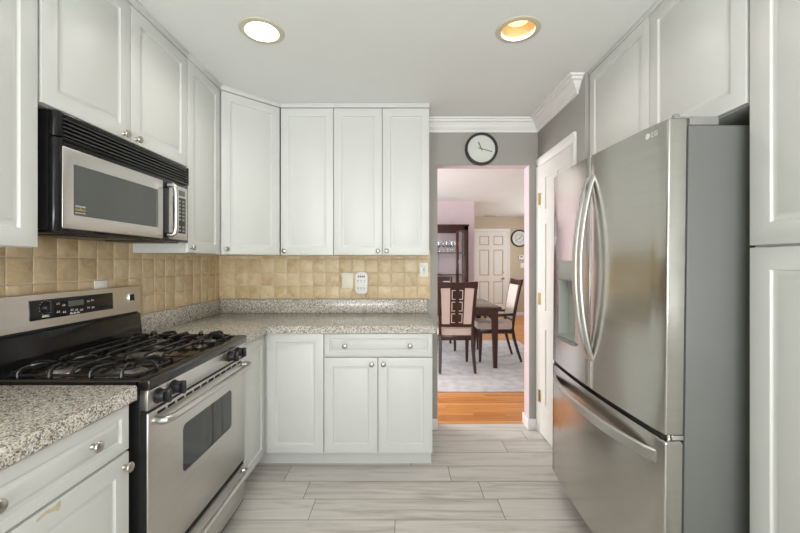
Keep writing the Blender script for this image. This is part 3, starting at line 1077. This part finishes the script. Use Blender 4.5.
# water and ice dispenser in the far door
qx0, qx1 = 0.105, 0.315
cut(fd, MB().prism(rrect(qx0, qx1, 0.90, 1.30, 0.008), -0.06, 0.045, 'y'))
mb = MB()
yb = 0.043
mb.box(qx0 + .001, qx1 - .001, yb - 0.003, yb, 0.902, 1.298).box(qx0 + .0005, qx0 + 0.005, -0.012, yb, 0.903, 1.297).box(qx1 - 0.005, qx1 - .0005, -0.012, yb, 0.903, 1.297)
mb.box(qx0 + .001, qx1 - .001, -0.016, yb, 0.9005, 0.906)
obj('dispenser_recess', mb, M['dispgrey'], fd)
obj('dispenser_panel', MB().box(qx0 + 0.002, qx1 - 0.002, -0.02, yb - 0.004, 1.20, 1.299, 0.003), M['dispgrey'], fd)
obj('dispenser_paddle', MB().prism([(0.0, 1.2), (0.0, 1.17), (0.02, 1.12), (0.03, 1.12), (0.03, 1.2)], qx0 + 0.07, qx0 + 0.14, 'x', 0.003), M['greyplastic'], fd)
obj('dispenser_tray', MB().box(qx0 + 0.002, qx1 - 0.002, -0.034, 0.0, 0.885, 0.899, 0.003), M['greyplastic'], fd)
# round badge and letters
bx_ = 0.82
mb = MB().lathe([(0.0098, -0.0005), (0.0098, -0.002), (0, -0.0022)], (0, 0, 0), 'y', 20)
mb = text_mb('LG', 0.024, 0.0005, mb, (0.018, -0.0012, -0.0085))
lg = obj('badge', mb, M['print'], nd, (bx_, bow(bx_), 1.738), (0, 0, math.atan2(bow(bx_ + .01) - bow(bx_), 0.01)))

# ------------------------------------------------------------------ doors


def panel_door(w, h, t, rows_, cols=2, stile=0.11, dp=0.010):
    """six-panel slab: stiles and rails standing proud of recessed fields with raised centres"""
    mb = MB().box(0, w, dp, t, 0, h)
    iw = (w - stile * (cols + 1) * 0.95) / cols
    xs = [(stile * 0.95 + c_ * (iw + stile * 0.95)) for c_ in range(cols)]
    mb.box(0, xs[0], 0, dp + 0.0005, 0, h)
    for c_ in range(cols):
        x1 = xs[c_] + iw
        mb.box(x1, xs[c_ + 1] if c_ + 1 < cols else w, 0, dp + 0.0005, 0, h)
        z = 0
        for za, zb in rows_:
            mb.box(xs[c_], x1, 0, dp + 0.0005, z, za)
            z = zb
            mb.rings([(xs[c_] + i, x1 - i, za + i, zb - i, y) for i, y in ((0.004, dp + 0.0003), (0.009, dp + 0.0003), (0.034, dp * 0.3), (0.038, dp * 0.3))])
        mb.box(xs[c_], x1, 0, dp + 0.0005, z, h)
    return mb


def casing(w, h, cw=0.062, t=0.018):
    """door casing around an opening of w x h, local x from 0, facing -y"""
    mb = MB()
    for x0, x1 in ((-cw, 0), (w, w + cw)):
        a, b = (x0, x1) if x0 < 0 else (x1, x0)
        s = 1 if x0 < 0 else -1
        pts = [(a, 0), (a, -t), (a + s * 0.012, -t), (a + s * 0.02, -t * 0.85), (b - s * 0.015, -t * 0.6), (b - s * 0.006, -t * 0.35), (b, -t * 0.3), (b, 0)]
        mb.prism(pts, 0, h + cw * 0.0, 'z')
    pts = [(0, h + cw), (-t, h + cw), (-t, h + cw - 0.012), (-t * 0.85, h + cw - 0.02), (-t * 0.6, h + 0.015), (-t * 0.35, h + 0.006), (-t * 0.3, h), (0, h)]
    mb.prism(pts, -cw, w + cw, 'x')
    return mb


ROWS = [(0.24, 0.80), (0.94, 1.58), (1.69, 1.92)]
# closet door on the right wall, local x runs toward the camera
dw = 0.52
d1 = struct('door_1', panel_door(dw, 2.03, 0.035, ROWS, dp=0.007), M['door'], 'white six-panel closet door beside the refrigerator')
d1.location, d1.rotation_euler = (XR - 0.009, 2.865, 0.008), (0, 0, -PI / 2)
t_ = struct('trim_5', casing(dw + 0.006, 2.043, 0.058), M['trim'], 'white casing around the closet door')
t_.location, t_.rotation_euler = (XR - 0.0005, 2.868, 0), (0, 0, -PI / 2)
for z in (0.28, 1.02, 1.78):
    mb = MB().lathe([(0.006, z - 0.045), (0.006, z + 0.045)], (-0.003, -0.006, 0), 'z', 10)
    for q in range(5):
        mb.lathe([(0.0068, z - 0.045 + q * 0.0205), (0.0068, z - 0.045 + q * 0.0205 + 0.004)], (-0.003, -0.006, 0), 'z', 10)
    mb.box(-0.0, 0.02, -0.003, 0.0, z - 0.045, z + 0.045)
    obj('hinge', mb, M['brass'], d1, label='brass hinge')

# foyer door
d2 = struct('door_2', panel_door(0.80, 2.03, 0.04, ROWS, dp=0.022), M['door'], 'white six-panel foyer door seen through the doorway')
d2.location = (1.83, DY1 - 0.012, 0.05)
t_ = struct('trim_6', casing(0.806, 2.085, 0.062), M['trim'], 'white casing around the foyer door')
t_.location = (1.827, DY1 - 0.0005, 0)
obj('handle', MB().lathe([(0.026, 0), (0.026, -0.008), (0.01, -0.01), (0.01, -0.03), (0.026, -0.042), (0.027, -0.055), (0.018, -0.066), (0, -0.068)], (0.70, 0, 0.87), 'y', 18).lathe([(0.022, 0), (0.022, -0.01), (0, -0.012)], (0.70, 0, 1.02), 'y', 16), M['brass'], d2, label='brass door knob')
struct('door_threshold', MB().box(1.80, 2.66, DY1 - 0.03, DY1 - 0.0005, 0.0, 0.048), M['blackm'], 'dark threshold under the foyer door')

# ------------------------------------------------------------------ small wall things
def clock(name, label, loc, r, m_in):
    g = thing(name, label, 'clock', loc)
    obj('rim', MB().lathe([(r * 0.83, -0.012), (r * 0.85, -0.030), (r * 0.90, -0.036), (r * 0.96, -0.032), (r, -0.018), (r, 0.0), (0.001, 0.0)], (0, 0, 0), 'y', 48, caps=False), M['clockrim'], g)
    obj('dial', MB().lathe([(0, -0.014), (r * 0.85, -0.014), (r * 0.85, -0.010), (0, -0.010)], (0, 0, 0), 'y', 48), M['clockface'], g)
    return g


cl = clock('wall_clock', 'round wall clock with dark rim and plain dial above the doorway', (0.625, YW - 0.0005, 2.187), 0.128, None)


def hand(name, g, tip, tail, w):
    (x1, z1), (x0, z0) = tip, tail
    obj(name, MB().bar([(x0, -0.017, z0), ((x0 + x1) / 2, -0.017, (z0 + z1) / 2), (x1, -0.017, z1)], w, 0.002, up=(0, 1, 0), ch=0.1), M['clockrim'], g)


hand('hour_hand', cl, (-0.023, 0.053), (0.006, -0.014), 0.006)
hand('minute_hand', cl, (0.083, -0.022), (-0.026, 0.009), 0.0045)
c2 = clock('wall_clock', 'large round dark-rimmed clock on the beige foyer wall', (2.93, DY1 - 0.0005, 1.91), 0.215, None)
hand('hour_hand', c2, (0.05, 0.07), (-0.01, -0.02), 0.009)
hand('minute_hand', c2, (-0.10, -0.06), (0.02, 0.01), 0.007)
obj('inner_ring', MB().lathe([(0.1, -0.0145), (0.1, -0.016), (0.106, -0.016), (0.106, -0.0145)], (0, 0, 0), 'y', 36, caps=False), M['clockrim'], c2)

YT = YW - TT - 0.0012
g = thing('wall_plate', 'blank ivory double wall plate on the tile backsplash', 'wall plate', (-0.416, YT, 1.163))
obj('plate', MB().box(-0.043, 0.043, -0.006, 0, -0.062, 0.062, 0.002), M['ivory'], g)
for z in (0.042, -0.042):
    obj('screw', MB().lathe([(0.003, -0.006), (0.003, -0.0068), (0, -0.007)], (0, 0, z), 'y', 10), M['plate'], g)
g = thing('surge_protector', 'white six-outlet surge protector plugged in beside the blank plate', 'surge protector', (-0.305, YT, 1.147))
obj('housing', MB().prism(rrect(-0.047, 0.047, -0.083, 0.083, 0.022), -0.034, 0, 'y', 0.006, 3), M['plate'], g)
mb = MB()
for q in range(4):
    x = -0.027 + q * 0.0145
    mb.box(x, x + 0.009, -0.0346, -0.033, 0.042, 0.056)
obj('charging_ports', mb, M['slot'], g)
for z in (0.012, -0.045):
    for x in (-0.032, -0.007, 0.019):
        obj('socket', MB().box(x, x + 0.0028, -0.0346, -0.033, z, z + 0.011).box(x + 0.009, x + 0.0118, -0.0346, -0.033, z, z + 0.009).lathe([(0.0027, -0.0346), (0.0027, -0.033)], (x + 0.006, 0, z - 0.007), 'y', 8), M['slot'], g)
g = thing('outlet', 'white wall outlet at the tile edge beside the doorway', 'outlet', (0.178, YT, 1.247))
obj('plate', MB().box(-0.033, 0.033, -0.006, 0, -0.055, 0.055, 0.002), M['plate'], g)
obj('outlet_face', MB().box(-0.017, 0.017, -0.008, 0, -0.034, 0.034, 0.002), M['plate'], g)
mb = MB()
for z in (0.016, -0.02):
    mb.box(-0.008, -0.005, -0.0086, -0.007, z, z + 0.01).box(0.005, 0.008, -0.0086, -0.007, z, z + 0.01).lathe([(0.0025, -0.0086), (0.0025, -0.007)], (0, 0, z - 0.006), 'y', 8)
mb.box(-0.006, 0.006, -0.0088, -0.007, -0.004, 0.006)
obj('slots', mb, M['slot'], g)
g = thing('outlet', 'white outlet plate on the tiles peeking over the range console', 'outlet', (XL + TT + 0.0012, 1.765, 1.160), PI / 2)
obj('plate', MB().box(-0.038, 0.038, -0.006, 0, -0.057, 0.057, 0.002), M['plate'], g)
obj('outlet_face', MB().box(-0.017, 0.017, -0.008, 0, -0.034, 0.034, 0.002), M['plate'], g)
g = thing('thermostat', 'white thermostat on the beige wall under the round foyer clock', 'thermostat', (2.97, DY1 - 0.0005, 1.44))
obj('housing', MB().box(-0.06, 0.06, -0.03, 0, -0.05, 0.05, 0.006), M['plate'], g)
obj('screen', MB().box(-0.035, 0.035, -0.0315, -0.02, -0.005, 0.03), M['lcd'], g)
g = thing('light_switch', 'white light switch plate below the thermostat', 'switch', (3.0, DY1 - 0.0005, 1.24))
obj('plate', MB().box(-0.045, 0.045, -0.006, 0, -0.06, 0.06, 0.002), M['plate'], g)
obj('rocker', MB().box(-0.012, 0.012, -0.012, -0.004, -0.02, 0.02, 0.002), M['plate'], g)
g = thing('ceiling_vent', 'small grey air vent high on the foyer ceiling edge', 'vent', (2.15, 9.0, 2.4395))
mb = MB().box(-0.17, 0.17, -0.06, 0.06, -0.008, 0, 0.002)
obj('frame', mb, M['plate'], g)
mb = MB()
for q in range(6):
    mb.box(-0.155, 0.155, -0.05 + q * 0.018, -0.042 + q * 0.018, -0.0095, -0.007)
obj('louvres', mb, M['slot'], g)

# ------------------------------------------------------------------ recessed ceiling lights


def can_light(label, x, y, bulb, color, power, inner):
    r = 0.078
    cut(ceil, MB().lathe([(r + 0.004, ZC - 0.05), (r + 0.004, ZC + 0.13)], (x, y, 0), 'z', 40))
    g = thing('recessed_light', label, 'ceiling light', (x, y, ZC), 0, None)
    obj('trim_ring', MB().lathe([(r, -0.001), (r, -0.006), (r + 0.006, -0.007), (r + 0.024, -0.004), (r + 0.027, -0.0005), (r + 0.02, -0.0003)], (0, 0, 0), 'z', 40, caps=False), M['canring'], g)
    mb = MB()
    pr = [(r, -0.003), (r - 0.004, 0.04), (r - 0.010, 0.09), (r - 0.02, 0.115), (r - 0.016, 0.12), (r - 0.006, 0.092), (r + 0.001, 0.04), (r + 0.003, -0.003)]
    # open-bottomed reflector
    rings = []
    for rr, h in pr:
        rings.append([mb.bm.verts.new((rr * math.cos(2 * PI * k / 40), rr * math.sin(2 * PI * k / 40), h)) for k in range(40)])
    for A, B in zip(rings, rings[1:] + rings[:1]):
        for k in range(40):
            mb.bm.faces.new((A[k], A[(k + 1) % 40], B[(k + 1) % 40], B[k]))
    obj('reflector', mb, inner, g)
    obj('bulb', MB().lathe([(0, 0.030), (0.03, 0.034), (0.052, 0.045), (0.058, 0.06), (0.05, 0.085), (0.03, 0.118), (0, 0.119)], (0, 0, 0), 'z', 32), bulb, g)
    l = bpy.data.lights.new('recessed_lamp', 'AREA')
    l.shape = 'DISK'
    l.size = 0.1
    l.spread = R(150)
    l.energy = power
    l.color = color
    lo = bpy.data.objects.new('recessed_lamp', l)
    COL.objects.link(lo)
    lo.parent = g
    lo.location = (0, 0, 0.022)


can_light('lit recessed ceiling light with white glow, on the range side', -0.665, 1.794, M['bulbw'], (1, 0.95, 0.90), 2.2, M['trim'])
can_light('lit recessed ceiling light with warm orange bulb, on the refrigerator side', 0.557, 1.785, M['bulbo'], (1, 0.9, 0.85), 2.2, M['baffle'])

# ------------------------------------------------------------------ dining room
o = obj('area_rug', MB().box(-1.2, 1.93, 3.76, 6.25, 0.0005, 0.012, 0.004), M['rug'])
tag(o, 'pale grey mottled rug under the dining table', 'rug')

g = thing('dining_table', 'dark cherry dining table with polished top', 'table', (0.655, 5.1, 0.0135))
obj('tabletop', MB().box(-0.565, 0.565, -0.57, 0.57, 0.722, 0.752, 0.008, 3), M['tabletop'], g)
mb = MB().box(-0.515, 0.515, -0.515, -0.49, 0.642, 0.722).box(-0.515, 0.515, 0.49, 0.515, 0.642, 0.722).box(-0.515, -0.49, -0.5, 0.5, 0.642, 0.722).box(0.49, 0.515, -0.5, 0.5, 0.642, 0.722)
obj('apron', mb, M['cherry'], g)
for sx in (-1, 1):
    for sy in (-1, 1):
        obj('leg', MB().bar([(sx * 0.495, sy * 0.495, 0.722), (sx * 0.495, sy * 0.495, 0.6), (sx * 0.5, sy * 0.5, 0.0)], 0.075, 0.075, up=(0, 1, 0), ch=0.12, scale=[1, 1, 0.62]), M['cherry'], g)


def chair(name, label, arms=False, group=None):
    """faces +y; back plane near y=0"""
    g = thing(name, label, 'chair', (0, 0, 0), 0, group)
    wb, wt, wf, dp = 0.20, 0.215, 0.225, 0.46      # half widths back, top, front; depth
    sh = 0.43
    for s in (-1, 1):
        # back leg and post: one curved stile
        obj('leg', MB().bar([(s * 0.205, -0.10, 0), (s * 0.198, -0.055, 0.14), (s * 0.192, -0.01, 0.30), (s * 0.192, 0.01, 0.42)], 0.042, 0.036, up=(0, 1, 0), ch=0.15, scale=[0.75, 0.9, 1, 1]), M['cherry'], g)
        obj('post', MB().bar([(s * 0.192, 0.01, 0.42), (s * 0.196, -0.012, 0.6), (s * 0.207, -0.05, 0.82), (s * 0.218, -0.095, 1.04)], 0.034, 0.03, up=(0, 1, 0), ch=0.15), M['cherry'], g)
        obj('leg', MB().bar([(s * 0.2, dp - 0.03, 0.40), (s * 0.2, dp - 0.03, 0.25), (s * 0.2, dp - 0.025, 0)], 0.046, 0.046, up=(0, 1, 0), ch=0.15, scale=[1, 0.95, 0.65]), M['cherry'], g)
    mb = MB().box(-0.2, 0.2, 0.0, 0.03, 0.365, 0.425, 0.004).box(-0.2, 0.2, dp - 0.05, dp - 0.01, 0.365, 0.425, 0.004)
    mb.box(-0.215, -0.185, 0.0, dp - 0.02, 0.365, 0.425, 0.004).box(0.185, 0.215, 0.0, dp - 0.02, 0.365, 0.425, 0.004)
    obj('seat_frame', mb, M['cherry'], g)
    obj('seat', MB().prism(rrect(-0.215, 0.215, 0.006, dp, 0.035), 0.422, 0.503, 'z', 0.026, 4), M['cream'], g)
    # back panel leaning with the posts: built upright then sheared
    def lean(x, z):
        return (x, 0.0 - (z - 0.54) * 0.19 - 0.004, z)

    def slab(name, x0, x1, z0, z1, xo0, xo1, t, m):
        """trapezoid slab; x0,x1 at the bottom, xo0,xo1 at the top"""
        mb = MB()
        n = 6
        F, B = [], []
        for k in range(n + 1):
            u = k / n
            z = z0 + (z1 - z0) * u
            for L_, dy in ((F, -t / 2), (B, t / 2)):
                a, b_ = x0 + (xo0 - x0) * u, x1 + (xo1 - x1) * u
                L_.append([mb.bm.verts.new(Vector(lean(a, z)) + Vector((0, dy, 0))), mb.bm.verts.new(Vector(lean(b_, z)) + Vector((0, dy, 0)))])
        for k in range(n):
            mb.bm.faces.new((F[k][0], F[k][1], F[k + 1][1], F[k + 1][0]))
            mb.bm.faces.new((B[k][0], B[k + 1][0], B[k + 1][1], B[k][1]))
            mb.bm.faces.new((F[k][0], F[k + 1][0], B[k + 1][0], B[k][0]))
            mb.bm.faces.new((F[k][1], B[k][1], B[k + 1][1], F[k + 1][1]))
        mb.bm.faces.new((F[0][0], B[0][0], B[0][1], F[0][1]))
        mb.bm.faces.new((F[n][0], F[n][1], B[n][1], B[n][0]))
        return obj(name, mb, m, g)
    # top rail with gentle curve
    mb = MB()
    F = []
    n = 10
    for k in range(n + 1):
        u = -1 + 2 * k / n
        x = u * 0.234
        zt = 1.068 - 0.012 * (1 - u * u)
        zb = 0.985 + 0.008 * (1 - u * u)
        ring = []
        for z, dy in ((zb, -0.016), (zt, -0.016), (zt, 0.016), (zb, 0.016)):
            p = Vector(lean(x, z)) + Vector((0, dy - 0.012 * (1 - u * u), 0))
            ring.append(mb.bm.verts.new(p))
        F.append(ring)
    for A, B in zip(F, F[1:]):
        for q in range(4):
            mb.bm.faces.new((A[q], A[(q + 1) % 4], B[(q + 1) % 4], B[q]))
    mb.bm.faces.new(F[0])
    mb.bm.faces.new(F[-1][::-1])
    obj('top_rail', mb, M['cherry'], g)
    slab('bottom_rail', -0.19, 0.19, 0.525, 0.56, -0.19, 0.19, 0.026, M['cherry'])
    if arms:
        slab('back_cushion', -0.172, 0.172, 0.55, 0.992, -0.19, 0.19, 0.05, M['cream'])
        for s in (-1, 1):
            obj('armrest', MB().bar([(s * 0.205, -0.01, 0.615), (s * 0.225, 0.1, 0.612), (s * 0.235, 0.26, 0.604), (s * 0.232, 0.33, 0.594)], 0.045, 0.03, ch=0.3).bar([(s * 0.23, 0.30, 0.594), (s * 0.228, 0.27, 0.52), (s * 0.213, 0.25, 0.41)], 0.03, 0.032, up=(1, 0, 0), ch=0.2), M['cherry'], g)
    else:
        slab('back_cushion', -0.170, -0.080, 0.555, 0.992, -0.190, -0.086, 0.024, M['cream'])
        slab('back_cushion', 0.080, 0.170, 0.555, 0.992, 0.086, 0.190, 0.024, M['cream'])
        sp = slab('splat', -0.082, 0.082, 0.545, 0.995, -0.088, 0.088, 0.022, M['cherry'])
        mb = MB()
        for r_ in range(3):
            za = 0.575 + r_ * 0.139
            zb = za + 0.115
            for s in (-1, 1):
                for (xa, xb, z0, z1) in ((0.056, 0.066, za, zb), (0.022, 0.066, zb - 0.010, zb), (0.022, 0.066, za, za + 0.010)):
                    xx0, xx1 = sorted((s * xa, s * xb))
                    b0, b1 = Vector(lean(0, z0)), Vector(lean(0, z1))
                    vs = []
                    for z in (z0, z1):
                        yy = lean(0, z)[1]
                        for dy in (-0.0135, 0.0135):
                            vs.append([mb.bm.verts.new((xx0, yy + dy, z)), mb.bm.verts.new((xx1, yy + dy, z))])
                    a, b_, c_, d_ = vs
                    mb.bm.faces.new((a[0], a[1], c_[1], c_[0]))
                    mb.bm.faces.new((b_[0], d_[0], d_[1], b_[1]))
                    mb.bm.faces.new((a[0], c_[0], d_[0], b_[0]))
                    mb.bm.faces.new((a[1], b_[1], d_[1], c_[1]))
                    mb.bm.faces.new((c_[0], c_[1], d_[1], d_[0]))
                    mb.bm.faces.new((a[0], b_[0], b_[1], a[1]))
        obj('fretwork', mb, M['cream'], sp)
    return g


ch = chair('dining_chair', 'dark wood dining chair with its slatted back to the kitchen')
ch.location = (0.655, 4.44, 0.019)
dup(ch, (0.585, 5.90, 0.019), PI, 'dark wood dining chair at the far end of the table near the china cabinet')
ac = chair('dining_armchair', 'dark wood dining armchair with cream back, side-on at the table', True)
ac.location = (1.46, 5.07, 0.019)
ac.rotation_euler = (0, 0, PI / 2)

# china cabinet
g = thing('china_cabinet', 'dark wood glass-front china cabinet against the pink wall', 'china cabinet', (0.0, 6.30, 0))
CX0, CX1, CD, CH = -0.35, 1.134, 0.42, 1.94
mb = MB().box(CX0, CX1, 0.02, CD, 0.06, 0.80, 0.004).box(CX0, CX1, CD - 0.02, CD, 0.8, CH - 0.05)
mb.box(CX0, CX0 + 0.05, 0.0, CD, 0.8, CH).box(CX1 - 0.075, CX1, 0.0, 0.05, 0.0, CH, 0.006).box(CX1 - 0.05, CX1, CD - 0.06, CD, 0.0, CH)
mb.box(CX0, CX1, 0.0, CD, CH - 0.09, CH, 0.006).box(CX0 - 0.01, CX1 + 0.012, -0.015, CD, CH - 0.02, CH + 0.008, 0.006)
mb.box(CX0 - 0.01, CX1 + 0.012, -0.015, CD, 0.79, 0.82, 0.006)
obj('carcass', mb, M['cherry'], g)
obj('painted_mirror_back', MB().box(CX0 + 0.05, CX1 - 0.05, CD - 0.024, CD - 0.0205, 0.82, CH - 0.09), M['pink'], g)  # pink paint stands in for the reflection in a mirror back
mb = MB()
for x0, x1 in ((0.925, 0.972), (0.2, 0.245)):
    mb.box(x0, x1, 0.002, 0.03, 0.82, CH - 0.09, 0.004)
mb.box(0.245, 0.925, 0.002, 0.03, CH - 0.14, CH - 0.09, 0.004).box(0.245, 0.925, 0.002, 0.03, 0.82, 0.87, 0.004)
dd = obj('door', mb, M['cherry'], g)
obj('pane', MB().box(0.245, 0.925, 0.014, 0.018, 0.87, CH - 0.14), M['glass'], dd)
obj('hinge', MB().box(0.965, 0.976, -0.004, 0.02, 1.60, 1.66).box(0.965, 0.976, -0.004, 0.02, 1.28, 1.34), M['brass'], dd)
obj('side_pane', MB().box(0.972, CX1 - 0.075, 0.014, 0.018, 0.82, CH - 0.09), M['glass'], g)
for z in (1.107, 1.478):
    obj('shelf', MB().box(CX0 + 0.05, CX1 - 0.05, 0.04, CD - 0.026, z - 0.012, z), M['cherry'], g)
for x0, x1 in ((-0.33, 0.4), (0.41, 1.05)):
    obj('cupboard_door', door_mb(x1 - x0, 0.62, 0.022), M['cherry'], g, (x0, 0.0, 0.12))


def goblet(x, y, z, k):
    o = obj('goblet', MB().lathe([(0.001, 0.0), (0.036, 0.0), (0.034, 0.004), (0.006, 0.01), (0.005, 0.085), (0.02, 0.095), (0.04, 0.12), (0.043, 0.16), (0.039, 0.20), (0.036, 0.20), (0.039, 0.16), (0.036, 0.122), (0.001, 0.1)], (0, 0, 0), 'z', 16), M['crystal'], None, (x, y, z))
    tag(o, 'crystal goblet on the upper shelf of the china cabinet', 'glass', 'crystal on the upper china shelf')


for k, (x, y) in enumerate([(0.66, 6.44), (0.745, 6.50), (0.80, 6.42), (0.86, 6.52), (0.585, 6.52), (0.89, 6.43)]):
    goblet(x, y, 1.4785, k)
